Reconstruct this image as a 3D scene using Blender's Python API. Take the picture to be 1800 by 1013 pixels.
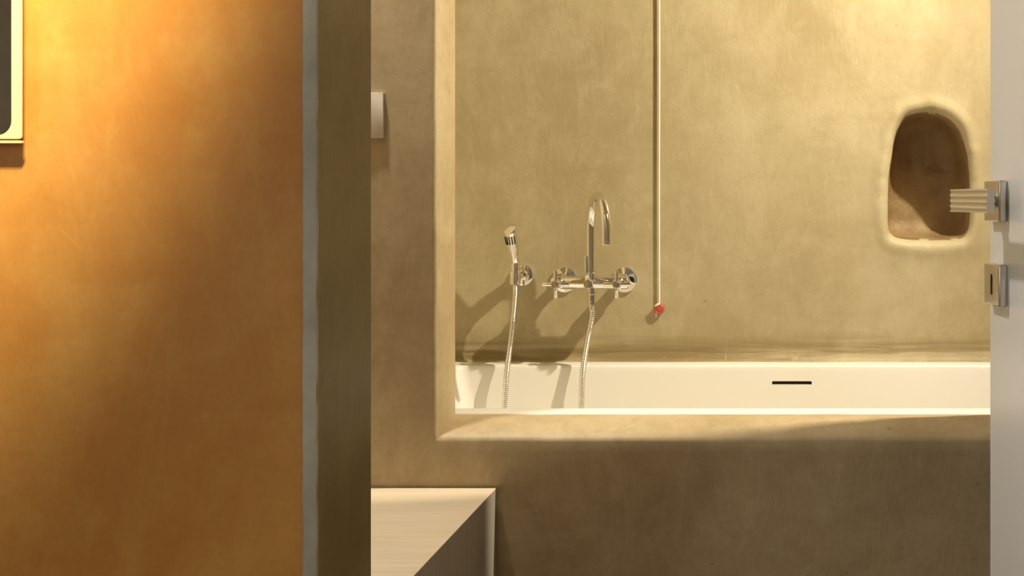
import bpy, bmesh, math, random
from mathutils import Vector, Matrix, noise

random.seed(7)
S = bpy.context.scene
for o in list(bpy.data.objects):
    bpy.data.objects.remove(o)
COL = S.collection
R = math.radians

# ------------------------------------------------------------------ camera
# world: x right, y into the picture, z up; camera at eye height 1.05 m
CH = 1.05
F = 2000.0                      # focal length in pixels of the 1800 px frame
VX, VY = 1350.0, 350.0          # vanishing point of the view axis (shift lens)
cd = bpy.data.cameras.new('camera')
cam = bpy.data.objects.new('camera', cd)
COL.objects.link(cam)
cam.location = (0, 0, CH)
cam.rotation_euler = (R(90), 0, 0)
cd.sensor_width = 36
cd.lens = F / 1800 * 36
cd.shift_x = -(VX - 900) / 1800
cd.shift_y = -(506.5 - VY) / 1800
cd.clip_start = 0.02
S.camera = cam

# ------------------------------------------------------------------ light
S.view_settings.view_transform = 'Standard'
S.view_settings.look = 'None'
S.view_settings.exposure = 0.0
S.view_settings.gamma = 1.0
S.view_settings.use_curve_mapping = False

w = bpy.data.worlds.new('world')
S.world = w
w.use_nodes = True
w.node_tree.nodes['Background'].inputs[0].default_value = (0.75, 0.85, 1.0, 1)
w.node_tree.nodes['Background'].inputs[1].default_value = 0.6

WARM = (1.0, 0.885, 0.67)
WASH = (1.0, 0.91, 0.68)


def lamp(name, kind, loc, energy, color, **kw):
    d = bpy.data.lights.new(name, kind)
    d.energy = energy
    d.color = color
    for k, v in kw.items():
        if k not in ('rot', 'aim'):
            setattr(d, k, v)
    o = bpy.data.objects.new(name, d)
    COL.objects.link(o)
    o.location = loc
    if 'rot' in kw:
        o.rotation_euler = kw['rot']
    if 'aim' in kw:
        o.rotation_euler = (Vector(kw['aim']) - Vector(loc)).to_track_quat('-Z', 'Y').to_euler()
    return o


# daylight through the window of the entrance room behind the camera
lamp('window_daylight', 'AREA', (-1.985, -1.55, 1.5), 35, (1.0, 0.985, 0.96), shape='RECTANGLE',
     size=1.3, size_y=1.2, rot=(0, R(-90), 0))


# ------------------------------------------------------------------ helpers
def at(px, py, Y):
    return Vector(((px - VX) / F * Y, Y, CH - (py - VY) / F * Y))


def finish(bm, smooth=True, angle=35):
    bmesh.ops.remove_doubles(bm, verts=bm.verts, dist=1e-6)
    bmesh.ops.recalc_face_normals(bm, faces=bm.faces)


def obj(name, bm, mat, parent=None, smooth=True, angle=35, recalc=True):
    if recalc:
        bmesh.ops.recalc_face_normals(bm, faces=bm.faces)
    me = bpy.data.meshes.new(name)
    org = Vector((0, 0, 0))
    if parent is not None:
        q = parent
        while q is not None:
            org += Vector(q.location)
            q = q.parent
    if org.length > 0:
        for v in bm.verts:
            v.co -= org
    bm.to_mesh(me)
    bm.free()
    if smooth:
        for p in me.polygons:
            p.use_smooth = True
        me.set_sharp_from_angle(angle=R(angle))
    mats = mat if isinstance(mat, (list, tuple)) else [mat]
    for m in mats:
        me.materials.append(m)
    o = bpy.data.objects.new(name, me)
    COL.objects.link(o)
    if parent is not None:
        o.parent = parent
    return o


def thing(name, loc, label, cat, group=None):
    o = bpy.data.objects.new(name, None)
    o.empty_display_size = 0.05
    COL.objects.link(o)
    o.location = loc
    o['label'] = label
    o['category'] = cat
    if group:
        o['group'] = group
    return o


def struct(o, label=None):
    o['kind'] = 'structure'
    if label:
        o['label'] = label
    return o


def box(bm, lo, hi, bevel=0.0, seg=2, mi=0):
    lo, hi = Vector(lo), Vector(hi)
    r = bmesh.ops.create_cube(bm, size=1.0)
    for v in r['verts']:
        v.co = Vector(((v.co.x + .5) * (hi.x - lo.x) + lo.x,
                       (v.co.y + .5) * (hi.y - lo.y) + lo.y,
                       (v.co.z + .5) * (hi.z - lo.z) + lo.z))
    fs = set(f for v in r['verts'] for f in v.link_faces)
    for f in fs:
        f.material_index = mi
    if bevel > 0:
        es = set(e for v in r['verts'] for e in v.link_edges)
        bmesh.ops.bevel(bm, geom=list(es), offset=bevel, segments=seg, affect='EDGES', profile=0.5)
    return bm


def loft(bm, loops, close=True, cap0=False, cap1=False, mi=0):
    rows = [[bm.verts.new(p) for p in L] for L in loops]
    n = len(rows[0])
    for a, b in zip(rows[:-1], rows[1:]):
        rng = range(n) if close else range(n - 1)
        for i in rng:
            j = (i + 1) % n
            f = bm.faces.new((a[i], a[j], b[j], b[i]))
            f.material_index = mi
    if cap0:
        bm.faces.new(list(reversed(rows[0]))).material_index = mi
    if cap1:
        bm.faces.new(rows[-1]).material_index = mi
    return rows


def frame_axes(d):
    d = d.normalized()
    up = Vector((0, 0, 1)) if abs(d.z) < 0.9 else Vector((1, 0, 0))
    a = d.cross(up).normalized()
    return a, d.cross(a).normalized()


def tube(bm, pts, rad, n=20, caps=True):
    """swept tube with parallel-transported rings; rad is a number or a list"""
    pts = [Vector(p) for p in pts]
    m = len(pts)
    rads = rad if isinstance(rad, (list, tuple)) else [rad] * m
    T = []
    for i in range(m):
        a = pts[max(i - 1, 0)]
        b = pts[min(i + 1, m - 1)]
        T.append((b - a).normalized())
    a, b = frame_axes(T[0])
    loops = []
    for i in range(m):
        if i:
            q = T[i - 1].rotation_difference(T[i])
            a = q @ a
            b = q @ b
        loops.append([pts[i] + (a * math.cos(2 * math.pi * k / n) + b * math.sin(2 * math.pi * k / n)) * rads[i]
                      for k in range(n)])
    loft(bm, loops, True, caps, caps)
    return bm


def lathe(bm, base, axis, prof, n=32, cap=True):
    """prof: list of (distance along axis, radius)"""
    base = Vector(base)
    d = Vector(axis).normalized()
    a, b = frame_axes(d)
    loops = []
    for t, r in prof:
        r = max(r, 1e-5)
        loops.append([base + d * t + (a * math.cos(2 * math.pi * k / n) + b * math.sin(2 * math.pi * k / n)) * r
                      for k in range(n)])
    loft(bm, loops, True, cap, cap)
    return bm


def rod(bm, p, q, r, n=20, ch=0.0008):
    p, q = Vector(p), Vector(q)
    L = (q - p).length
    return lathe(bm, p, q - p, [(0, r - ch), (ch * .4, r - ch * .3), (ch, r), (L - ch, r), (L - ch * .4, r - ch * .3), (L, r - ch)], n)


def catmull(P, sub=12, closed=False):
    P = [Vector(p) for p in P]
    out = []
    n = len(P)
    for i in range(n if closed else n - 1):
        if closed:
            p0, p1, p2, p3 = P[(i - 1) % n], P[i], P[(i + 1) % n], P[(i + 2) % n]
        else:
            p0, p1, p2, p3 = P[max(i - 1, 0)], P[i], P[i + 1], P[min(i + 2, n - 1)]
        for k in range(sub):
            t = k / sub
            out.append(0.5 * ((2 * p1) + (p2 - p0) * t + (2 * p0 - 5 * p1 + 4 * p2 - p3) * t * t
                              + (3 * p1 - p0 - 3 * p2 + p3) * t ** 3))
    if not closed:
        out.append(P[-1])
    return out


def resample(P, step):
    out = [P[0].copy()]
    acc = 0.0
    for a, b in zip(P[:-1], P[1:]):
        L = (b - a).length
        if L < 1e-9:
            continue
        t = step - acc
        while t <= L:
            out.append(a.lerp(b, t / L))
            t += step
        acc = L - (t - step)
    return out


# ------------------------------------------------------------------ materials
def new_mat(name):
    m = bpy.data.materials.new(name)
    m.use_nodes = True
    nt = m.node_tree
    b = nt.nodes['Principled BSDF']
    return m, nt, b


def N(nt, typ, **kw):
    n = nt.nodes.new(typ)
    for k, v in kw.items():
        setattr(n, k, v)
    return n


def noise_tex(nt, vec, scale, detail=5, rough=.55, dist=0.0):
    n = N(nt, 'ShaderNodeTexNoise')
    n.inputs['Scale'].default_value = scale
    n.inputs['Detail'].default_value = detail
    n.inputs['Roughness'].default_value = rough
    n.inputs['Distortion'].default_value = dist
    nt.links.new(vec, n.inputs['Vector'])
    return n.outputs['Fac']


def ramp(nt, fac, stops):
    r = N(nt, 'ShaderNodeValToRGB')
    e = r.color_ramp.elements
    while len(e) > 2:
        e.remove(e[-1])
    e[0].position, e[0].color = stops[0][0], (*stops[0][1], 1)
    e[1].position, e[1].color = stops[1][0], (*stops[1][1], 1)
    for p, c in stops[2:]:
        k = e.new(p)
        k.color = (*c, 1)
    nt.links.new(fac, r.inputs['Fac'])
    return r.outputs['Color']


def mix(nt, fac, a, b, mode='MIX'):
    m = N(nt, 'ShaderNodeMix', data_type='RGBA', blend_type=mode)
    for i, v in ((0, fac), (6, a), (7, b)):
        if isinstance(v, (int, float)):
            m.inputs[i].default_value = v
        elif isinstance(v, tuple):
            m.inputs[i].default_value = (*v, 1)
        else:
            nt.links.new(v, m.inputs[i])
    return m.outputs[2]


def mapping(nt, vec, scale=(1, 1, 1), rot=(0, 0, 0), loc=(0, 0, 0)):
    n = N(nt, 'ShaderNodeMapping')
    n.inputs['Scale'].default_value = scale
    n.inputs['Rotation'].default_value = rot
    n.inputs['Location'].default_value = loc
    nt.links.new(vec, n.inputs['Vector'])
    return n.outputs['Vector']


def plaster(name, base, dark, light, rough=0.5, bump=0.25, seed=0.0, stain=None, big=1.7, spec=0.4):
    """trowelled lime plaster: broad clouds, trowel sweeps, pale scuffs, fine relief"""
    m, nt, b = new_mat(name)
    tc = N(nt, 'ShaderNodeTexCoord').outputs['Object']
    v = mapping(nt, tc, loc=(seed, seed * 1.7, seed * .6))
    clouds = noise_tex(nt, v, big, 7, .62, .35)
    c = ramp(nt, clouds, [(.30, dark), (.70, light), (.5, base)])
    sweep = noise_tex(nt, mapping(nt, v, (3.2, 3.2, 9.5), (0, R(28), 0)), 1.0, 6, .65, .8)
    c = mix(nt, ramp(nt, sweep, [(.46, (0, 0, 0)), (.72, (.40, .40, .40))]), c, dark)
    sweep2 = noise_tex(nt, mapping(nt, v, (11, 11, 3.4), (0, R(-14), 0)), 1.0, 6, .7, .6)
    c = mix(nt, ramp(nt, sweep2, [(.52, (0, 0, 0)), (.76, (.55, .55, .55))]), c, light)
    scuff = noise_tex(nt, mapping(nt, v, (26, 26, 13), (0, R(35), 0)), 1.0, 5, .75, 1.6)
    c = mix(nt, ramp(nt, scuff, [(.63, (0, 0, 0)), (.73, (.30, .30, .30))]), c,
            tuple(min(1, x * 1.25 + .03) for x in light))
    mott = noise_tex(nt, mapping(nt, v, (1, 1, .75)), 13, 7, .68, .5)
    c = mix(nt, ramp(nt, mott, [(.50, (0, 0, 0)), (.70, (.45, .45, .45))]), c, light)
    c = mix(nt, ramp(nt, mott, [(.30, (.40, .40, .40)), (.48, (0, 0, 0))]), c, dark)
    fine = noise_tex(nt, v, 90, 4, .6)
    c = mix(nt, ramp(nt, fine, [(.35, (.16, .16, .16)), (.5, (0, 0, 0))]), c, dark)
    pits = noise_tex(nt, mapping(nt, v, (1, 1, 1)), 42, 2, .5)
    c = mix(nt, ramp(nt, pits, [(.20, (.5, .5, .5)), (.245, (0, 0, 0))]), c, tuple(x * .5 for x in dark))
    if stain:
        # limescale / damp marks in a band: (z0, z1, colour)
        z0, z1, sc = stain
        sep = N(nt, 'ShaderNodeSeparateXYZ')
        nt.links.new(tc, sep.inputs[0])
        mr = N(nt, 'ShaderNodeMapRange', interpolation_type='SMOOTHSTEP')
        nt.links.new(sep.outputs['Z'], mr.inputs['Value'])
        mr.inputs['From Min'].default_value = z1
        mr.inputs['From Max'].default_value = z0
        sn = noise_tex(nt, mapping(nt, tc, (2.2, 2.2, 38)), 1.0, 5, .6, .9)
        mm = N(nt, 'ShaderNodeMath', operation='MULTIPLY')
        nt.links.new(mr.outputs['Result'], mm.inputs[0])
        st = ramp(nt, sn, [(.40, (0, 0, 0)), (.62, (1, 1, 1))])
        nt.links.new(st, mm.inputs[1])
        c = mix(nt, mm.outputs[0], c, sc)
        dr = noise_tex(nt, mapping(nt, tc, (34, 34, 1.4)), 1.0, 3, .6)
        m2 = N(nt, 'ShaderNodeMath', operation='MULTIPLY')
        nt.links.new(mr.outputs['Result'], m2.inputs[0])
        d2 = ramp(nt, dr, [(.64, (0, 0, 0)), (.70, (.4, .4, .4))])
        nt.links.new(d2, m2.inputs[1])
        c = mix(nt, m2.outputs[0], c, light)
    nt.links.new(c, b.inputs['Base Color'])
    rr = N(nt, 'ShaderNodeMapRange')
    nt.links.new(sweep, rr.inputs['Value'])
    rr.inputs['To Min'].default_value = rough - .10
    rr.inputs['To Max'].default_value = rough + .12
    nt.links.new(rr.outputs['Result'], b.inputs['Roughness'])
    b.inputs['Specular IOR Level'].default_value = spec
    h1 = N(nt, 'ShaderNodeMath', operation='MULTIPLY_ADD')
    nt.links.new(sweep2, h1.inputs[0])
    h1.inputs[1].default_value = .55
    nt.links.new(clouds, h1.inputs[2])
    h2 = N(nt, 'ShaderNodeMath', operation='MULTIPLY_ADD')
    nt.links.new(scuff, h2.inputs[0])
    h2.inputs[1].default_value = .12
    nt.links.new(h1.outputs[0], h2.inputs[2])
    bp = N(nt, 'ShaderNodeBump')
    bp.inputs['Strength'].default_value = bump
    bp.inputs['Distance'].default_value = 0.02
    nt.links.new(h2.outputs[0], bp.inputs['Height'])
    nt.links.new(bp.outputs['Normal'], b.inputs['Normal'])
    return m


def metal(name, col, rough, brushed=False, var=.02):
    m, nt, b = new_mat(name)
    b.inputs['Metallic'].default_value = 1.0
    tc = N(nt, 'ShaderNodeTexCoord').outputs['Object']
    n = noise_tex(nt, mapping(nt, tc, (60, 60, 900) if brushed else (40, 40, 40)), 1.0, 3)
    nt.links.new(ramp(nt, n, [(.3, tuple(x * (1 - var * 2) for x in col)), (.7, col)]), b.inputs['Base Color'])
    mr = N(nt, 'ShaderNodeMapRange')
    nt.links.new(n, mr.inputs['Value'])
    mr.inputs['To Min'].default_value = rough * .85
    mr.inputs['To Max'].default_value = rough * 1.2
    nt.links.new(mr.outputs['Result'], b.inputs['Roughness'])
    return m


def paint(name, col, rough, spec=.5, var=.03, scale=8, coat=0):
    m, nt, b = new_mat(name)
    tc = N(nt, 'ShaderNodeTexCoord').outputs['Object']
    n = noise_tex(nt, tc, scale, 4)
    nt.links.new(ramp(nt, n, [(.3, tuple(x * (1 - var) for x in col)), (.7, tuple(min(1, x * (1 + var)) for x in col))]),
                 b.inputs['Base Color'])
    b.inputs['Roughness'].default_value = rough
    b.inputs['Specular IOR Level'].default_value = spec
    b.inputs['Coat Weight'].default_value = coat
    return m


def wood(name, c0, c1, stretch, rough=.4):
    m, nt, b = new_mat(name)
    tc = N(nt, 'ShaderNodeTexCoord').outputs['Object']
    v = mapping(nt, tc, stretch)
    a = noise_tex(nt, v, 1.0, 6, .6, .4)
    f = noise_tex(nt, mapping(nt, tc, tuple(s * 3.2 for s in stretch)), 1.0, 4, .6)
    c = ramp(nt, a, [(.3, c0), (.7, c1)])
    c = mix(nt, ramp(nt, f, [(.56, (0, 0, 0)), (.74, (.5, .5, .5))]), c, tuple(x * .78 for x in c0))
    nt.links.new(c, b.inputs['Base Color'])
    b.inputs['Roughness'].default_value = rough
    bp = N(nt, 'ShaderNodeBump')
    bp.inputs['Strength'].default_value = .08
    bp.inputs['Distance'].default_value = .002
    nt.links.new(f, bp.inputs['Height'])
    nt.links.new(bp.outputs['Normal'], b.inputs['Normal'])
    return m


OLIVE = ((.462, .387, .228), (.365, .294, .155), (.555, .483, .315))
M_back = plaster('olive_plaster_back', *OLIVE, rough=.52, bump=.16, seed=3.1,
                 stain=(.655, .73, (.25, .185, .08)))
M_front = plaster('olive_plaster_front', (.43, .328, .182), (.31, .224, .108), (.52, .425, .26), rough=.5, bump=.18, seed=9.4)
M_sill = M_front
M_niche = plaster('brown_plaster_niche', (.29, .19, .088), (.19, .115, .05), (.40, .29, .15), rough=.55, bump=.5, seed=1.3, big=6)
M_orange = plaster('orange_plaster', (.56, .250, .044), (.47, .180, .024), (.63, .335, .078), rough=.5, spec=.3, bump=.10, seed=5.6, big=2.1)
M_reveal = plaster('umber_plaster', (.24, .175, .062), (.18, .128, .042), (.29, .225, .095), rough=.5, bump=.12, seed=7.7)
M_grey = plaster('grey_plaster_edge', (.46, .43, .345), (.35, .33, .26), (.55, .52, .42), rough=.6, bump=.18, seed=2.2, big=7)
M_floor = plaster('floor_microcement', (.34, .27, .17), (.28, .21, .12), (.40, .33, .21), rough=.45, bump=.1, seed=4.4)
M_ceil = plaster('ceiling_plaster', (.62, .56, .45), (.55, .49, .38), (.68, .62, .5), rough=.7, bump=.1, seed=8.8)
M_hall = plaster('hall_plaster', (.36, .315, .25), (.30, .26, .20), (.41, .365, .30), rough=.7, bump=.1, seed=6.1)
M_tub = paint('tub_solid_surface', (.86, .83, .77), .32, .45, .01, 3)
M_door = paint('door_lacquer', (.87, .865, .85), .28, .5, .008, 2)
M_chrome = metal('polished_chrome', (.86, .85, .83), .045)
M_hose = metal('hose_metal', (.80, .77, .72), .16)
M_nickel = metal('satin_nickel', (.60, .56, .51), .30, True)
M_dark = paint('dark_void', (.035, .022, .010), .7, .1)
M_rib = paint('black_rubber', (.03, .022, .015), .5, .3)
M_cord = paint('white_cord', (.82, .76, .62), .6, .3)
M_red = paint('red_plastic', (.48, .075, .05), .35, .5)
M_switch = paint('greige_plastic', (.66, .60, .51), .45, .4)
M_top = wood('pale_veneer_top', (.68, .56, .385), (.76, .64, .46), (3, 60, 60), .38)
M_side_shade = wood('shaded_veneer_side', (.37, .325, .275), (.44, .395, .34), (90, 90, 2.5), .5)  # shade of the cabinet side put into the colour, darker than the top
M_gold = paint('champagne_lacquer', (.84, .62, .27), .4)
M_cab = paint('cabinet_inner', (.30, .13, .04), .6, .2)
M_white = paint('white_metal', (.8, .8, .78), .4)
M_mirror, _nt, _b = new_mat('mirror_glass')
_b.inputs['Metallic'].default_value = 1
_b.inputs['Roughness'].default_value = .02
_n = noise_tex(_nt, N(_nt, 'ShaderNodeTexCoord').outputs['Object'], 3, 2)
_nt.links.new(ramp(_nt, _n, [(.3, (.86, .86, .85)), (.7, (.88, .88, .87))]), _b.inputs['Base Color'])


def glow(name, col, s):
    m, nt, b = new_mat(name)
    b.inputs['Base Color'].default_value = (.8, .8, .8, 1)
    b.inputs['Emission Color'].default_value = (*col, 1)
    b.inputs['Emission Strength'].default_value = s
    return m


M_glow = glow('lamp_glow', WARM, 6)

# ------------------------------------------------------------------ the setting
YW, YI, YB = 2.055, 2.15, 2.85          # wall front plane, its alcove side, alcove back wall
XJ = (800 - VX) / F * YI                # left jamb of the alcove opening
ZS = CH - (729 - VY) / F * YI           # sill height
XR, ZT = 0.43, 2.25                     # right jamb and head of the opening (out of view)
RX0, RX1, RY0, RZ1 = -2.0, 1.0, -2.4, 2.45


def plain(name, lo, hi, mat):
    bm = bmesh.new()
    box(bm, lo, hi)
    return struct(obj(name, bm, mat, smooth=False))


plain('floor', (RX0, RY0 - .1, -.06), (RX1 + .1, YB + .1, 0), M_floor)
plain('ceiling', (RX0 - .1, RY0 - .1, RZ1), (RX1 + .1, YW, RZ1 + .06), M_ceil)

# wall with the alcove opening: wavy, hand-trowelled, rounded edge
def wall_with_opening():
    bm = bmesh.new()
    nx, nz = 90, 70

    def loop(l, r, b, t, y, amp):
        P = []
        for i in range(nx):
            P.append(Vector((l + (r - l) * i / nx, y, b)))
        for i in range(nz):
            P.append(Vector((r, y, b + (t - b) * i / nz)))
        for i in range(nx):
            P.append(Vector((r - (r - l) * i / nx, y, t)))
        for i in range(nz):
            P.append(Vector((l, y, t - (t - b) * i / nz)))
        if amp:
            for i, p in enumerate(P):
                q = Vector((p.x, 0, p.z))
                k = noise.noise(q * 5.0 + Vector((3, 0, 0))) * .7 + noise.noise(q * 14.0) * .35
                k2 = noise.noise(q * 30.0 + Vector((0, 9, 0))) * .18
                if nx < i < nx + nz or i > 2 * nx + nz:
                    p.x += (k + k2) * amp
                elif 0 < i < nx or nx + nz < i < 2 * nx + nz:
                    p.z += (k + k2) * amp
        return P
    prof = [(0, YI, .0012), (0, 2.118, .0012), (.0015, 2.112, .0018), (.005, 2.098, .0025), (.0105, 2.082, .003), (.0165, 2.069, .0035),
            (.0215, 2.0615, .0035), (.0258, 2.057, .0035), (.031, YW, .003), (.05, YW, .002)]
    loops = [loop(RX0, RX1 + .25, 0, 2.62, YI, 0)]
    for o, y, amp in prof:
        loops.append(loop(XJ - o * .34, XR + o, ZS - o, ZT + o, y, amp))
    loops.append(loop(RX0, RX1 + .25, 0, 2.62, YW, 0))
    loft(bm, loops)
    return bm


struct(obj('wall_front', wall_with_opening(), M_front, angle=50))

# back wall of the alcove with the hand-formed niche
nic_px = [(1563, 402), (1562, 360), (1564, 312), (1569, 268), (1578, 230), (1590, 209), (1609, 200), (1632, 197),
          (1655, 202), (1676, 215), (1692, 240), (1701, 275), (1705, 320), (1706, 365), (1704, 396), (1697, 415),
          (1680, 421), (1640, 422), (1600, 421), (1576, 417)]
NC = at(1637, 318, YB)


def back_wall():
    bm = bmesh.new()
    outline = catmull([at(x, y, YB) for x, y in nic_px], 6, True)
    lo = Vector((NC.x - .19, YB, NC.z - .235))
    hi = Vector((NC.x + .19, YB, NC.z + .235))
    # angle-sorted so that the rays to the border rectangle never cross
    ang = sorted([(math.atan2(p.z - NC.z, p.x - NC.x), (p - NC).length) for p in outline])

    def rad(a):
        for (a0, r0), (a1, r1) in zip(ang, ang[1:] + [(ang[0][0] + 2 * math.pi, ang[0][1])]):
            if a0 <= a <= a1:
                return r0 + (r1 - r0) * (a - a0) / max(a1 - a0, 1e-9)
            if a0 <= a + 2 * math.pi <= a1:
                return r0 + (r1 - r0) * (a + 2 * math.pi - a0) / max(a1 - a0, 1e-9)
        return ang[0][1]
    th = [-math.pi + 2 * math.pi * (i + .5) / 120 for i in range(120)]
    for cx in (lo.x, hi.x):
        for cz in (lo.z, hi.z):
            th.append(math.atan2(cz - NC.z, cx - NC.x))
    th.sort()
    border = []
    for a in th:
        c, s = math.cos(a), math.sin(a)
        t = min((hi.x - NC.x) / abs(c) if abs(c) > 1e-9 else 9, (hi.z - NC.z) / abs(s) if abs(s) > 1e-9 else 9)
        border.append(Vector((NC.x + c * t, YB, NC.z + s * t)))

    # (radial offset, depth behind the wall plane, roughness)
    rings = [(.052, 0, 0), (.040, -.0022, .0016), (.028, -.0052, .0024), (.018, -.0050, .0026), (.011, -.0005, .0020), (.005, .005, .0020),
             (.001, .013, .0018), (-.002, .028, .002), (-.004, .050, .002), (-.006, .085, .002), (-.010, .115, .002),
             (-.018, .136, .002), (-.030, .147, .002), (-.05, .151, .002)]
    loops = [border]
    for off, dep, amp in rings:
        L = []
        for a in th:
            r = rad(a) + off
            p = Vector((NC.x + math.cos(a) * r, YB + dep, NC.z + math.sin(a) * r))
            if amp:
                k = noise.noise(p * 22) + .5 * noise.noise(p * 60)
                p.x += math.cos(a) * k * amp
                p.z += math.sin(a) * k * amp
                p.y += noise.noise(p * 35 + Vector((5, 5, 5))) * amp * 1.0
            L.append(p)
        loops.append(L)
    rows = loft(bm, loops, True, mi=0)
    cols = bm.faces[:] if False else None
    # dished back of the niche
    last = rows[-1]
    cv = bm.verts.new(NC + Vector((0, .153, 0)))
    mid = []
    for v in last:
        p = v.co.lerp(cv.co, .5)
        p.y = YB + .153 + noise.noise(p * 25) * .003
        mid.append(bm.verts.new(p))
    n = len(last)
    for i in range(n):
        j = (i + 1) % n
        bm.faces.new((last[i], last[j], mid[j], mid[i]))
        bm.faces.new((mid[i], mid[j], cv))
    bm.faces.ensure_lookup_table()
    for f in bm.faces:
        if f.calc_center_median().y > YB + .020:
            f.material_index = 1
    # the rest of the wall
    X0, X1, Z0, Z1 = -.95, 1.25, 0.0, 2.65

    def quad(a, b, c, d):
        bm.faces.new([bm.verts.new((x, YB, z)) for x, z in ((a, b), (c, b), (c, d), (a, d))])
    quad(X0, Z0, lo.x, Z1)
    quad(hi.x, Z0, X1, Z1)
    quad(lo.x, Z0, hi.x, lo.z)
    quad(lo.x, hi.z, hi.x, Z1)
    bmesh.ops.remove_doubles(bm, verts=bm.verts, dist=1e-5)
    for f in bm.faces:
        f.normal_update()
    return bm


bw = back_wall()
bmesh.ops.recalc_face_normals(bw, faces=bw.faces)
ring = [f for f in bw.faces if len(f.verts) == 3]
if ring[0].normal.y > 0:
    bmesh.ops.reverse_faces(bw, faces=bw.faces[:])
bmesh.ops.reverse_faces(bw, faces=[f for f in bw.faces if abs(f.calc_center_median().y - YB) < 1e-4 and f.normal.y > 0])
struct(obj('wall_back', bw, [M_back, M_niche], angle=60, recalc=False))
plain('wall_alcove_left', (-.93, YI, 0), (-.845, YB, 2.62), M_back)
plain('wall_alcove_right', (1.15, YI, 0), (1.25, YB, 2.62), M_back)
plain('ceiling_alcove', (-.93, YW, 2.62), (1.25, YB + .25, 2.7), M_ceil)

plain('wall_tub_deck', (.91, YI, 0), (1.15, YB, .64), M_back)

# plaster bead sealing the tub to the back wall
bm = bmesh.new()
ZR = CH - (636.5 - VY) / F * 2.835      # tub rim height
pro = [(0, .026), (.0025, .020), (.0055, .012), (.010, .005), (.016, .0005), (0, .0005)]
loops = []
for i in range(91):
    x = -.84 + 1.75 * i / 90
    k = 1 + .25 * noise.noise(Vector((x * 6, 0, 0)))
    loops.append([Vector((x, YB + .0015 - a * k, ZR - .0003 + b_ * k)) for a, b_ in pro])
loft(bm, loops, True, True, True)
struct(obj('trim_1', bm, M_back, angle=60))

# partition at the left with orange face, raw grey arris and umber return
YP = 1.30
XP = (557 - VX) / F * YP
YP2 = XP * F / (652 - VX)
bm = bmesh.new()
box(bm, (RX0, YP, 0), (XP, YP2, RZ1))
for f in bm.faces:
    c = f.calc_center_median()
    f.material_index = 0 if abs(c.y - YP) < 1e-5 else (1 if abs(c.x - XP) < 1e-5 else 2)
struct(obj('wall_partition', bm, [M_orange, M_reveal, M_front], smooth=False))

bm = bmesh.new()
loops = []
for i in range(301):
    z = .002 + (RZ1 - .004) * i / 300
    wv = noise.noise(Vector((0, 0, z * 9))) * .0011 + noise.noise(Vector((4, 0, z * 47))) * .0006
    wr = noise.noise(Vector((8, 0, z * 26))) * .0007
    xl = XP - .0163 + wv
    xr = XP + .0004 + wr
    loops.append([Vector(p) for p in ((xl, YP + .001, z), (xl + .0002, YP - .0008, z), (xl + .0014, YP - .0022, z),
                                      (xr - .003, YP - .0022, z), (xr - .0006, YP - .001, z), (xr, YP + .003, z), (xr - .003, YP + .004, z))])
loft(bm, loops, True, True, True)
struct(obj('trim_2', bm, M_grey, angle=40))

# rest of the room: right wall, hall walls with the window, stub wall that carries the door
plain('wall_right', (RX1, RY0, 0), (RX1 + .1, YW, RZ1), M_hall)
plain('wall_rear', (RX0, RY0 - .1, 0), (RX1 + .1, RY0, RZ1), M_hall)
wy0, wy1, wz0, wz1 = -2.2, -.9, .9, 2.1
bm = bmesh.new()
for lo_, hi_ in (((RX0 - .1, RY0, 0), (RX0, wy0, RZ1)), ((RX0 - .1, wy1, 0), (RX0, YI, RZ1)),
                 ((RX0 - .1, wy0, 0), (RX0, wy1, wz0)), ((RX0 - .1, wy0, wz1), (RX0, wy1, RZ1))):
    box(bm, lo_, hi_)
struct(obj('wall_left', bm, M_hall, smooth=False))
bm = bmesh.new()
xa, xb = RX0 - .07, RX0 - .03
for lo_, hi_ in (((xa, wy0, wz0), (xb, wy0 + .05, wz1)), ((xa, wy1 - .05, wz0), (xb, wy1, wz1)),
                 ((xa, wy0 + .05, wz0), (xb, wy1 - .05, wz0 + .05)), ((xa, wy0 + .05, wz1 - .05), (xb, wy1 - .05, wz1)),
                 ((xa, -1.58, wz0 + .05), (xb, -1.52, wz1 - .05))):
    box(bm, lo_, hi_)
struct(obj('window_1', bm, M_white, smooth=False))

# ------------------------------------------------------------------ door
TH = R(10)
DS = Vector((math.sin(TH), -math.cos(TH), 0))       # along the leaf towards the hinge
DN = Vector((-math.cos(TH), -math.sin(TH), 0))      # out of the visible face
D0 = Vector(((1740 - VX) / F * 1.5, 1.5, 0))        # free edge


def dp(s, n, z):
    return D0 + DS * s + DN * n + Vector((0, 0, z))


def door_box(bm, s0, s1, n0, n1, z0, z1, bevel=0, seg=2):
    box(bm, (s0, n0, z0), (s1, n1, z1), bevel, seg)


def to_door(bm):
    for v in bm.verts:
        v.co = dp(v.co.x, v.co.y, v.co.z)


hp = dp(.86, -.02, 0)
plain('wall_door_stub', (hp.x + .03, hp.y - .10, 0), (RX1, hp.y - .02, RZ1), M_hall)
bm = bmesh.new()
box(bm, (hp.x - .012, hp.y - .11, 0), (hp.x + .05, hp.y - .005, 2.10), .003)
struct(obj('trim_3', bm, M_door))

door = bpy.data.objects.new('door_1', None)
COL.objects.link(door)
door.location = dp(.43, -.02, .005)
struct(door, 'white lacquered door leaf standing open at the right edge')
bm = bmesh.new()
door_box(bm, 0, .85, -.042, 0, .006, 2.06, .0015, 2)
to_door(bm)
obj('leaf', bm, M_door, door)

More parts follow.
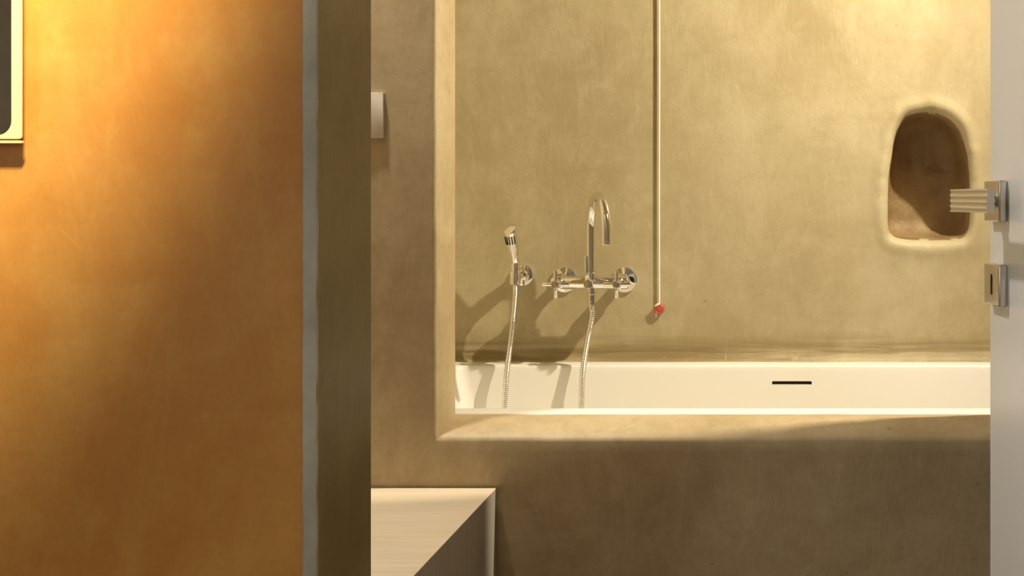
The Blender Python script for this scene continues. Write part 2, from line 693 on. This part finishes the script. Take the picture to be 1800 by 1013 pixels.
HS = .035
zc = CH - (353.5 - VY) / F * 1.455
zk = CH - (501 - VY) / F * 1.455
bm = bmesh.new()
door_box(bm, HS - .0265, HS + .0265, 0, .0115, zc - .0265, zc + .0265, .0022, 3)
to_door(bm)
hr = obj('handle_rose', bm, M_nickel, door)
hr['label'] = 'square satin nickel rose behind the lever'
bm = bmesh.new()
rod(bm, dp(HS, .011, zc), dp(HS, .052, zc), .0095, 24)
obj('handle_neck', bm, M_nickel, door)

# lever: rectangular bar with four flutes along its outer and inner faces
bm = bmesh.new()
hh = .0144
n_in, n_out = .0505, .0620
prof = []
K = 40
fl = 4
def flute(t):
    return -.0016 * abs(math.sin(math.pi * fl * t)) ** .9
for i in range(K + 1):
    t = i / K
    prof.append((n_out + flute(t), -hh + 2 * hh * t))
for i in range(K + 1):
    t = 1 - i / K
    prof.append((n_in - flute(t), -hh + 2 * hh * t))
loops = []
for s, k in ((.0185, .93), (.0193, .985), (.0205, 1), (.1485, 1), (.1497, .985), (.1503, .95)):
    loops.append([dp(s, (n_in + n_out) / 2 + (a - (n_in + n_out) / 2) * k, zc + .0005 + z * (1 - (1 - k) * .35)) for a, z in prof])
loft(bm, loops, True, True, True)
lv = obj('handle_lever', bm, M_nickel, door, angle=28)
lv['label'] = 'fluted satin nickel lever'

# key escutcheon with a real oval keyhole
bm = bmesh.new()
door_box(bm, HS - .0265, HS + .0265, 0, .0115, zk - .0265, zk + .0265, .0022, 3)
to_door(bm)
es = obj('key_escutcheon', bm, M_nickel, door)
bm = bmesh.new()
L = []
for n0 in (.003, .02):
    ring = []
    for k in range(32):
        a = 2 * math.pi * k / 32
        ring.append(dp(HS + .0005 + .0038 * math.cos(a), n0, zk + (.0098 if math.sin(a) >= 0 else -.0098) + .0038 * math.sin(a)))
    L.append(ring)
loft(bm, L, True, True, True)
cut = obj('cutter', bm, M_dark)


def apply_bool(target, cutter):
    md = target.modifiers.new('cut', 'BOOLEAN')
    md.operation = 'DIFFERENCE'
    md.object = cutter
    md.solver = 'EXACT'
    bpy.context.view_layer.update()
    dg = bpy.context.evaluated_depsgraph_get()
    me = bpy.data.meshes.new_from_object(target.evaluated_get(dg))
    target.modifiers.clear()
    target.data = me
    for p in me.polygons:
        p.use_smooth = True
    me.set_sharp_from_angle(angle=R(35))
    bpy.data.objects.remove(cutter)


apply_bool(es, cut)
bm = bmesh.new()
door_box(bm, HS - .0038, HS + .0048, .0005, .0035, zk - .0138, zk + .0138)
to_door(bm)
kh = obj('keyhole', bm, M_dark, es)
for v in kh.data.vertices:
    pass

# ------------------------------------------------------------------ bathtub
TX0, TX1, TY0, TY1 = -.838, .905, 2.1535, 2.8465


def rrect(l, r, f, b_, z, rad, n=8):
    P = []
    x0, x1, y0, y1 = TX0 + l, TX1 - r, TY0 + f, TY1 - b_
    for cx, cy, a0 in ((x1 - rad, y1 - rad, 0), (x0 + rad, y1 - rad, 90), (x0 + rad, y0 + rad, 180), (x1 - rad, y0 + rad, 270)):
        for i in range(n + 1):
            a = R(a0 + 90 * i / n)
            P.append(Vector((cx + rad * math.cos(a), cy + rad * math.sin(a), z)))
    return P


bm = bmesh.new()
L = [rrect(.06, .06, .03, .02, .02, .03), rrect(.001, .001, .001, .001, ZR - .03, .004), rrect(0, 0, 0, 0, ZR - .002, .004),
     rrect(.0015, .0015, .0015, .0015, ZR, .004)]
for l, z, rad in ((.056, 0, .026), (.0585, -.0006, .028), (.061, -.003, .03), (.0625, -.007, .031), (.0635, -.015, .032)):
    L.append(rrect(l + .014, l, l - .003, l + .002, ZR + z, rad))
for dz, dl, dr, df, db, rad in ((-.06, .088, .07, .064, .070, .034), (-.15, .112, .085, .070, .076, .036), (-.25, .14, .105, .077, .083, .04),
                               (-.34, .165, .13, .085, .091, .05), (-.375, .185, .15, .098, .103, .05), (-.392, .22, .185, .125, .13, .05),
                               (-.397, .28, .25, .18, .18, .05)):
    L.append(rrect(dl, dr, df, db, ZR + dz, rad))
loft(bm, L, True, True, True)
tub_e = thing('bathtub', (0.0, 2.5, .02), 'long white bathtub set in the plastered alcove', 'bathtub')
tub = obj('tub_shell', bm, M_tub, tub_e, angle=40)
sx0, sx1 = (1357 - VX) / F * 2.765, (1427.5 - VX) / F * 2.765
sz = CH - (675 - VY) / F * 2.765
bm = bmesh.new()
box(bm, (sx0, 2.74, sz - .0042), (sx1, 2.812, sz + .0042), .0028, 3)
cut = obj('cutter', bm, M_dark)
apply_bool(tub, cut)
bm = bmesh.new()
box(bm, (sx0 + .001, 2.788, sz - .0038), (sx1 - .001, 2.8119, sz + .0038))
o = obj('overflow_slot', bm, M_dark, tub_e, smooth=False)
o['label'] = 'narrow dark overflow slot'
bm = bmesh.new()
lathe(bm, (.06, 2.5, ZR - .3985), (0, 0, 1), [(0, .034), (.003, .034), (.0045, .032), (.005, .0)], 32)
obj('drain_cap', bm, M_chrome, tub_e)

# ------------------------------------------------------------------ wall mixer
YM = YB - .078                      # axis of the mixer body
zb = CH - (497 - VY) / F * YM
xl_, xr_ = -.5085, -.3590
mix_e = thing('bath_mixer', ((xl_ + xr_) / 2, YB, zb),
              'chrome wall mixer with arched spout and two cross handles above the tub', 'tap')
zr_ = CH - (491.5 - VY) / F * YB
zr_ = zb + .0015
for x in (xl_, xr_):
    bm = bmesh.new()
    lathe(bm, (x, YB + .004, zr_), (0, -1, 0), [(0, .0318), (.009, .0318), (.0112, .0308), (.012, .029), (.0135, .014), (.015, .012)], 48)
    obj('wall_rose', bm, M_chrome, mix_e)
    bm = bmesh.new()
    lathe(bm, (x, YB - .010, zr_), (0, -1, 0), [(0, .0135), (.022, .0135), (.0235, .0185), (.026, .0192), (.046, .0192), (.049, .0175), (.05, .013), (.062, .013)], 40)
    obj('wall_union', bm, M_chrome, mix_e)
    # hexagon coupling nut
    bm = bmesh.new()
    lathe(bm, (x, YB - .034, zr_), (0, -1, 0), [(0, .0185), (.0015, .0205), (.0125, .0205), (.014, .0185)], 6)
    obj('coupling_nut', bm, M_chrome, mix_e, smooth=False)
bm = bmesh.new()
lathe(bm, (xl_ - .019, YM, zb), (1, 0, 0), [(0, .010), (.001, .0145), (.003, .0158), (.1845, .0158), (.1865, .0145), (.1875, .010)], 40)
obj('mixer_body', bm, M_chrome, mix_e)
for x in (xl_ + .002, xr_ - .002):
    h_e = None
    bm = bmesh.new()
    lathe(bm, (x, YM - .012, zb), (0, -1, 0), [(0, .0135), (.012, .0135), (.014, .011), (.030, .0105), (.032, .0095), (.054, .0095), (.0555, .0085), (.056, .004)], 36)
    hd = obj('cross_handle', bm, M_chrome, mix_e)
    yh = YM - .058
    for d in (Vector((1, 0, 0)), Vector((0, 0, 1))):
        bm = bmesh.new()
        c = Vector((x, yh, zb))
        rod(bm, c - d * .0325, c + d * .0325, .0050, 18)
        b_ = obj('handle_bar', bm, M_chrome)
        b_.parent = hd
        b_.location = -Vector(mix_e.location)
# spout
xs = (1038 - VX) / F * YM
sw = Vector((.36, -.933, 0)).normalized()
rs = .0845
zspr = CH + .0065 - rs
base = Vector((xs, YM, zb + .012))
pts = [base, base + Vector((0, 0, .02))]
c0 = Vector((xs, YM, zspr))
pts += [Vector((xs, YM, zb + .05)), Vector((xs, YM, zspr - .02))]
for i in range(49):
    a = math.pi * i / 48
    pts.append(c0 + sw * (rs - rs * math.cos(a)) + Vector((0, 0, rs * math.sin(a))))
end = c0 + sw * (2 * rs)
pts += [end + Vector((0, 0, -.006)), end + Vector((0, 0, -.020))]
bm = bmesh.new()
tube(bm, pts, .0115, 28)
sp = obj('spout', bm, M_chrome, mix_e)
bm = bmesh.new()
lathe(bm, end + Vector((0, 0, -.0195)), (0, 0, -1), [(0, .0115), (.0005, .0102), (.0015, .0102), (.002, .0117), (.007, .0117), (.0078, .0110), (.0078, .0088), (.004, .0080)], 28)
obj('aerator', bm, M_chrome, mix_e)
bm = bmesh.new()
lathe(bm, Vector((xs, YM, zb + .006)), (0, 0, 1), [(0, .0150), (.016, .0150), (.018, .0142), (.019, .0120), (.024, .0118)], 32)
obj('spout_collar', bm, M_chrome, mix_e)
# diverter: round button with a pin lever standing up
xd = xs + .001
yd = YM - .047
bm = bmesh.new()
lathe(bm, (xd, YM - .013, zb - .001), (0, -1, 0), [(0, .0115), (.030, .0115), (.0325, .0105), (.0335, .0)], 32)
dv = obj('diverter_knob', bm, M_chrome, mix_e)
bm = bmesh.new()
rod(bm, (xd - .003, YM - .038, zb + .004), (xd - .005, YM - .040, zb + .068), .0054, 18)
b_ = obj('diverter_pin', bm, M_chrome)
b_.parent = dv
b_.location = -Vector(mix_e.location)
# hose outlet under the body
xo, yo = xs + .003, YM - .002
bm = bmesh.new()
lathe(bm, (xo, yo, zb - .010), (0, 0, -1), [(0, .0100), (.018, .0100), (.019, .0092), (.036, .0092), (.037, .0100), (.044, .0100), (.0448, .009), (.0455, .0070), (.056, .0070), (.057, .006)], 28)
obj('hose_outlet', bm, M_chrome, mix_e)
zo = zb - .066

# ------------------------------------------------------------------ hand-shower holder
YH = YB - .062
hc = at(905.5, 489, YH)
rc = at(919.5, 484, YB)
hold = thing('shower_holder', (rc.x, YB, hc.z), 'chrome wall bracket with round rose holding the hand shower', 'bracket')
zz = hc.z
bm = bmesh.new()
lathe(bm, (rc.x + .001, YB + .004, zz + .003), (0, -1, 0), [(0, .0265), (.010, .0265), (.013, .0255), (.014, .023), (.015, .0145)], 44)
obj('wall_rose', bm, M_chrome, hold)
bm = bmesh.new()
p0 = Vector((rc.x + .001, YB - .009, zz + .003))
p1 = Vector((hc.x, YH, zz))
Ld = (p1 - p0).length
lathe(bm, p0, p1 - p0, [(0, .0165), (.012, .0165), (.0135, .0155), (.0145, .0115), (Ld, .0105)], 32)
obj('bracket_arm', bm, M_chrome, hold)
bm = bmesh.new()
lathe(bm, (hc.x, YH, zz - .0165), (0, 0, 1), [(0, .0110), (.0012, .0135), (.0325, .0135), (.0335, .0128), (.034, .0108)], 32)
obj('bracket_cup', bm, M_chrome, hold)

# ------------------------------------------------------------------ hand shower with its hose
top = at(897.5, 410, YH - .018)
bot = Vector((hc.x + .0005, YH, zz + .0175))
hs = thing('hand_shower', (hc.x, YH, zz - .0165), 'slim chrome stick hand shower with ribbed grip and steel hose hanging into the tub', 'hand shower')
bm = bmesh.new()
lathe(bm, bot - Vector((0, 0, .001)), (0, 0, 1), [(0, .0085), (.001, .0105), (.020, .0105), (.0215, .0098), (.022, .0085)], 28)
obj('cone_nut', bm, M_chrome, hs)
ax0 = bot + Vector((0, 0, .020))
d = (top - ax0).normalized()
Lh = (top - ax0).length
bm = bmesh.new()
pr = [(0, .0092), (.002, .0100), (.02, .0112), (Lh * .55, .0132), (Lh - .012, .0146), (Lh + .002, .0148)]
# slanted spray face: last ring tilted to the viewer
a, b_ = frame_axes(d)
loops = []
n = 32
for t, r in pr:
    loops.append([ax0 + d * t + (a * math.cos(2 * math.pi * k / n) + b_ * math.sin(2 * math.pi * k / n)) * r for k in range(n)])
fwd = Vector((-.35, -.94, 0))
for r, lift, tlt in ((.0148, .009, .55), (.0142, .0106, .62), (.0122, .0112, .64), (.006, .0112, .64), (.0001, .0112, .64)):
    ring = []
    for k in range(n):
        o_ = (a * math.cos(2 * math.pi * k / n) + b_ * math.sin(2 * math.pi * k / n)) * r
        ring.append(ax0 + d * (Lh + lift - tlt * o_.dot(fwd)) + o_)
    loops.append(ring)
loft(bm, loops, True, True, True)
stick = obj('stick', bm, M_chrome, hs, angle=45)
# black ribs below the spray face, on the viewer's side
for k in range(6):
    ang = R(-62 + 124 * k / 5)
    side = d.cross(fwd).normalized()
    f2 = (fwd - d * fwd.dot(d)).normalized()
    rdir = f2 * math.cos(ang) + side * math.sin(ang)
    p = ax0 + d * (Lh - .026) + rdir * .0141
    q = ax0 + d * (Lh - .006) + rdir * .0147
    bm = bmesh.new()
    rod(bm, p, q, .0016, 8, .0004)
    o = obj('grip_rib', bm, M_rib)
    o.parent = stick
    o.location = -Vector(hs.location)
# hose: from the bracket down into the tub, along its floor and up to the mixer
zf = ZR - .388
H = [Vector((hc.x, YH, zz - .014)), Vector((hc.x, YH - .001, zz - .045)), at(901, 570, 2.775), at(896.5, 610, 2.762), at(891.5, 650, 2.75), at(888.5, 690, 2.745),
     at(886, 722, 2.742), Vector((-.640, 2.735, .44)), Vector((-.638, 2.71, .33)), Vector((-.61, 2.63, zf + .012)), Vector((-.52, 2.52, zf)),
     Vector((-.38, 2.42, zf)), Vector((-.26, 2.44, zf)), Vector((-.25, 2.55, zf)), Vector((-.34, 2.62, zf + .008)), Vector((-.43, 2.68, .33)),
     Vector((-.452, 2.725, .44)), at(1021.5, 722, 2.742), at(1022.5, 690, 2.744), at(1024.5, 655, 2.748), at(1030, 615, 2.757), at(1037, 578, 2.765),
     Vector((xo + .002, yo - .001, zo - .012)), Vector((xo, yo, zo + .012))]
path = resample(catmull(H, 24), .0012)
rads = []
for i in range(len(path)):
    ph = i % 4
    rads.append((.0074, .0070, .0062, .0070)[ph])
bm = bmesh.new()
tube(bm, path, rads, 12)
ho = obj('shower_hose', bm, M_hose, hs, angle=180)
ho['label'] = 'ribbed steel hose'

# ------------------------------------------------------------------ alarm pull cord
YC = YB - .0062
pc = thing('pull_cord', (at(1158.5, 543, YC).x, YC, at(0, 543, YC).z), 'white ceiling pull cord with red round end beside the mixer', 'pull cord')
bm = bmesh.new()
ptop = Vector((at(1158.5, 0, YC).x - .002, YC, 2.619))
pl_ = at(1159, 535, YC)
rods = [ptop.lerp(pl_, i / 40) + Vector((.0006 * math.sin(i * .31), 0, 0)) for i in range(41)]
tube(bm, rods, .0024, 12)
obj('cord', bm, M_cord, pc)
rcn = at(1159, 543.5, YC - .002)
bm = bmesh.new()
lathe(bm, rcn + Vector((0, .0075, 0)), (0, -1, 0), [(0, .009), (.002, .0118), (.0045, .0130), (.0085, .0130), (.0115, .0118), (.0128, .0098), (.0122, .0090), (.0122, .0060), (.0132, .0052), (.0134, .0)], 36)
o = obj('pull_knob', bm, M_red, pc)
o['label'] = 'round red plastic end'
bm = bmesh.new()
k0 = at(1151.5, 538.5, YC - .006)
k1 = at(1160.5, 533.5, YC - .006)
tube(bm, [k0, k0.lerp(k1, .3) + Vector((0, -.001, .0008)), k0.lerp(k1, .7) + Vector((0, -.001, .0006)), k1], [.0026, .0030, .0032, .0024], 12)
obj('knot', bm, M_cord, pc)
bm = bmesh.new()
tube(bm, [at(1154, 548, YC + .003), at(1153.5, 554, YC + .004), at(1153, 558, YC + .004)], [.0016, .0020, .0012], 10)
obj('cord_tail', bm, M_cord, pc)

# ------------------------------------------------------------------ switch plate on the wall
px1 = (673.5 - VX) / F * (YW - .009)
zt_ = CH - (163 - VY) / F * (YW - .009)
zb_ = CH - (243 - VY) / F * (YW - .009)
hgt = zt_ - zb_
sw_e = thing('wall_switch', (px1 - hgt / 2, YW, (zt_ + zb_) / 2), 'square greige wall switch half hidden behind the partition', 'switch')
bm = bmesh.new()
box(bm, (px1 - hgt, YW - .009, zb_), (px1, YW + .0005, zt_), .0008, 2)
obj('switch_plate', bm, M_switch, sw_e)
bm = bmesh.new()
box(bm, (px1 - hgt + .024, YW - .0122, zb_ + .013), (px1 - .0245, YW - .0088, zt_ - .013), .0008, 2)
obj('rocker', bm, M_switch, sw_e)

# ------------------------------------------------------------------ low cabinet beside the partition
VT = CH - (858 - VY) / F * (YW - .004)
VXR = (872.5 - VX) / F * (YW - .004)
vx0, vy0 = -1.75, YP2 + .012
vs = thing('storage_bench', ((vx0 + VXR) / 2, (vy0 + YW) / 2, 0), 'low pale wood cabinet in the corner behind the partition', 'cabinet')
bm = bmesh.new()
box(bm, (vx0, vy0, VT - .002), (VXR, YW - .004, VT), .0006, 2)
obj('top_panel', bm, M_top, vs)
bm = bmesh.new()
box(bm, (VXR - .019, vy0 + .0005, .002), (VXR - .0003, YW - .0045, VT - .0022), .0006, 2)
obj('side_panel', bm, M_side_shade, vs)
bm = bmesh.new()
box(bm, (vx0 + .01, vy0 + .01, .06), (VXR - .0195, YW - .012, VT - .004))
obj('carcass', bm, M_side_shade, vs, smooth=False)

# ------------------------------------------------------------------ wall mirror
YG = YP - .019                          # front of the mirror frame
mx1 = (38 - VX) / F * YG
mz0 = CH - (244.5 - VY) / F * YG
mx0, mz1 = mx1 - .56, mz0 + .78
gx1 = (19 - VX) / F * YG
fwid = mx1 - gx1
gz0 = CH - (238 - VY) / F * YG
mir = thing('wall_mirror', ((mx0 + mx1) / 2, YP, mz0), 'wall mirror with rounded corners in a thin pale gold frame on the orange wall', 'mirror')


def rr2(x0, x1, z0, z1, rad, y, n=10):
    P = []
    for cx, cz, a0 in ((x1 - rad, z1 - rad, 0), (x0 + rad, z1 - rad, 90), (x0 + rad, z0 + rad, 180), (x1 - rad, z0 + rad, 270)):
        for i in range(n + 1):
            a = R(a0 + 90 * i / n)
            P.append(Vector((cx + rad * math.cos(a), y, cz + rad * math.sin(a))))
    return P


bm = bmesh.new()
g = (gx1 - mx1) * -1
gi = (mx0 + fwid, gx1, gz0, mz1 - fwid)
L = [rr2(mx0 + .0015, mx1 - .0002, mz0 + .0002, mz1 - .0015, .003, YG + .0022), rr2(mx0, mx1, mz0, mz1, .003, YG + .0015), rr2(mx0, mx1, mz0, mz1, .003, YG + .0004),
     rr2(mx0 + .0004, mx1 - .0004, mz0 + .0004, mz1 - .0004, .0028, YG),
     rr2(gi[0] - .0008, gi[1] + .0008, gi[2] - .0008, gi[3] + .0008, .0168, YG), rr2(*gi, .016, YG + .0008), rr2(*gi, .016, YG + .0022)]
L.append([p.copy() for p in L[0]])
loft(bm, L)
bmesh.ops.remove_doubles(bm, verts=bm.verts, dist=1e-6)
fr = obj('mirror_frame', bm, M_gold, mir)
bm = bmesh.new()
loft(bm, [rr2(*gi, .016, YG + .0012), rr2(*gi, .016, YG + .0022)], True, True, True)
obj('mirror_glass', bm, M_mirror, mir)
bm = bmesh.new()
box(bm, (mx0 + .04, YG + .0024, mz0 + .035), (mx1 - .045, YP - .0005, mz1 - .04), .001)
obj('back_box', bm, M_cab, mir)
# thin ledge under the mirror
lz1 = CH - (247.3 - VY) / F * YG
lz0 = CH - (252 - VY) / F * YG
bm = bmesh.new()
box(bm, (mx0, YG, lz0), (mx1 - .0008, YG + .006, lz1), .0006, 2)
obj('bottom_ledge', bm, M_gold, mir)
bm = bmesh.new()
box(bm, (mx0 + .02, YG + .0024, lz1 - .0006), (mx1 - .0065, YG + .0058, mz0 + .0125))
obj('ledge_riser', bm, M_cab, mir)
# ------------------------------------------------------------------ lamps out of view
SL = Vector((.85, 2.22, 2.16))
AIM = Vector((-.60, 2.32, 1.0))
dd = (AIM - SL).normalized()
spt = thing('spotlight', (SL.x, SL.y, 2.62), 'small white adjustable spotlight under the alcove ceiling', 'spotlight')
bm = bmesh.new()
lathe(bm, (SL.x, SL.y, 2.62), (0, 0, -1), [(0, .035), (.018, .035), (.02, .033), (.0205, .006), (.40, .006)], 24)
obj('mount', bm, M_white, spt)
bm = bmesh.new()
hd0 = SL - dd * .075
lathe(bm, hd0, dd, [(0, .020), (.002, .0235), (.062, .0235), (.062, .021), (.058, .0205), (.058, 0)], 28)
obj('lamp_head', bm, M_white, spt)
sl = lamp('spot_light', 'SPOT', SL, 188, WARM, spot_size=R(120), spot_blend=1.0, shadow_soft_size=.016, aim=AIM)

def downlight(x, y, z, energy, label, size=.09, color=WARM, spread=R(150)):
    t = thing('ceiling_downlight', (x, y, z), label, 'downlight')
    bm = bmesh.new()
    lathe(bm, (x, y, z), (0, 0, -1), [(0, .058), (.004, .058), (.006, .054), (.006, .046), (.002, .045)], 32)
    obj('trim_ring', bm, M_white, t)
    bm = bmesh.new()
    lathe(bm, (x, y, z - .001), (0, 0, -1), [(0, .0449), (.0015, .0449)], 32)
    obj('diffuser', bm, M_glow, t)
    l_ = lamp('downlight', 'AREA', (x, y, z - .010), energy, color, shape='DISK', size=size, spread=spread)
    return t


downlight(-.88, 1.86, RZ1, 17, 'recessed downlight above the low cabinet', color=(1, .95, .87))

# narrow spot that washes the orange wall beside the mirror
WL, WA = Vector((-.38, .45, RZ1 - .03)), Vector((-.92, YP, 1.40))
t = thing('wall_washer', (WL.x, WL.y, RZ1), 'narrow ceiling spot washing the orange wall', 'spotlight')
bm = bmesh.new()
lathe(bm, (WL.x, WL.y, RZ1), (0, 0, -1), [(0, .058), (.004, .058), (.006, .054), (.006, .046), (.002, .045)], 32)
obj('trim_ring', bm, M_white, t)
lamp('wash_light', 'SPOT', WL, 620, WASH, spot_size=R(30), spot_blend=1.0, shadow_soft_size=.11, aim=WA)
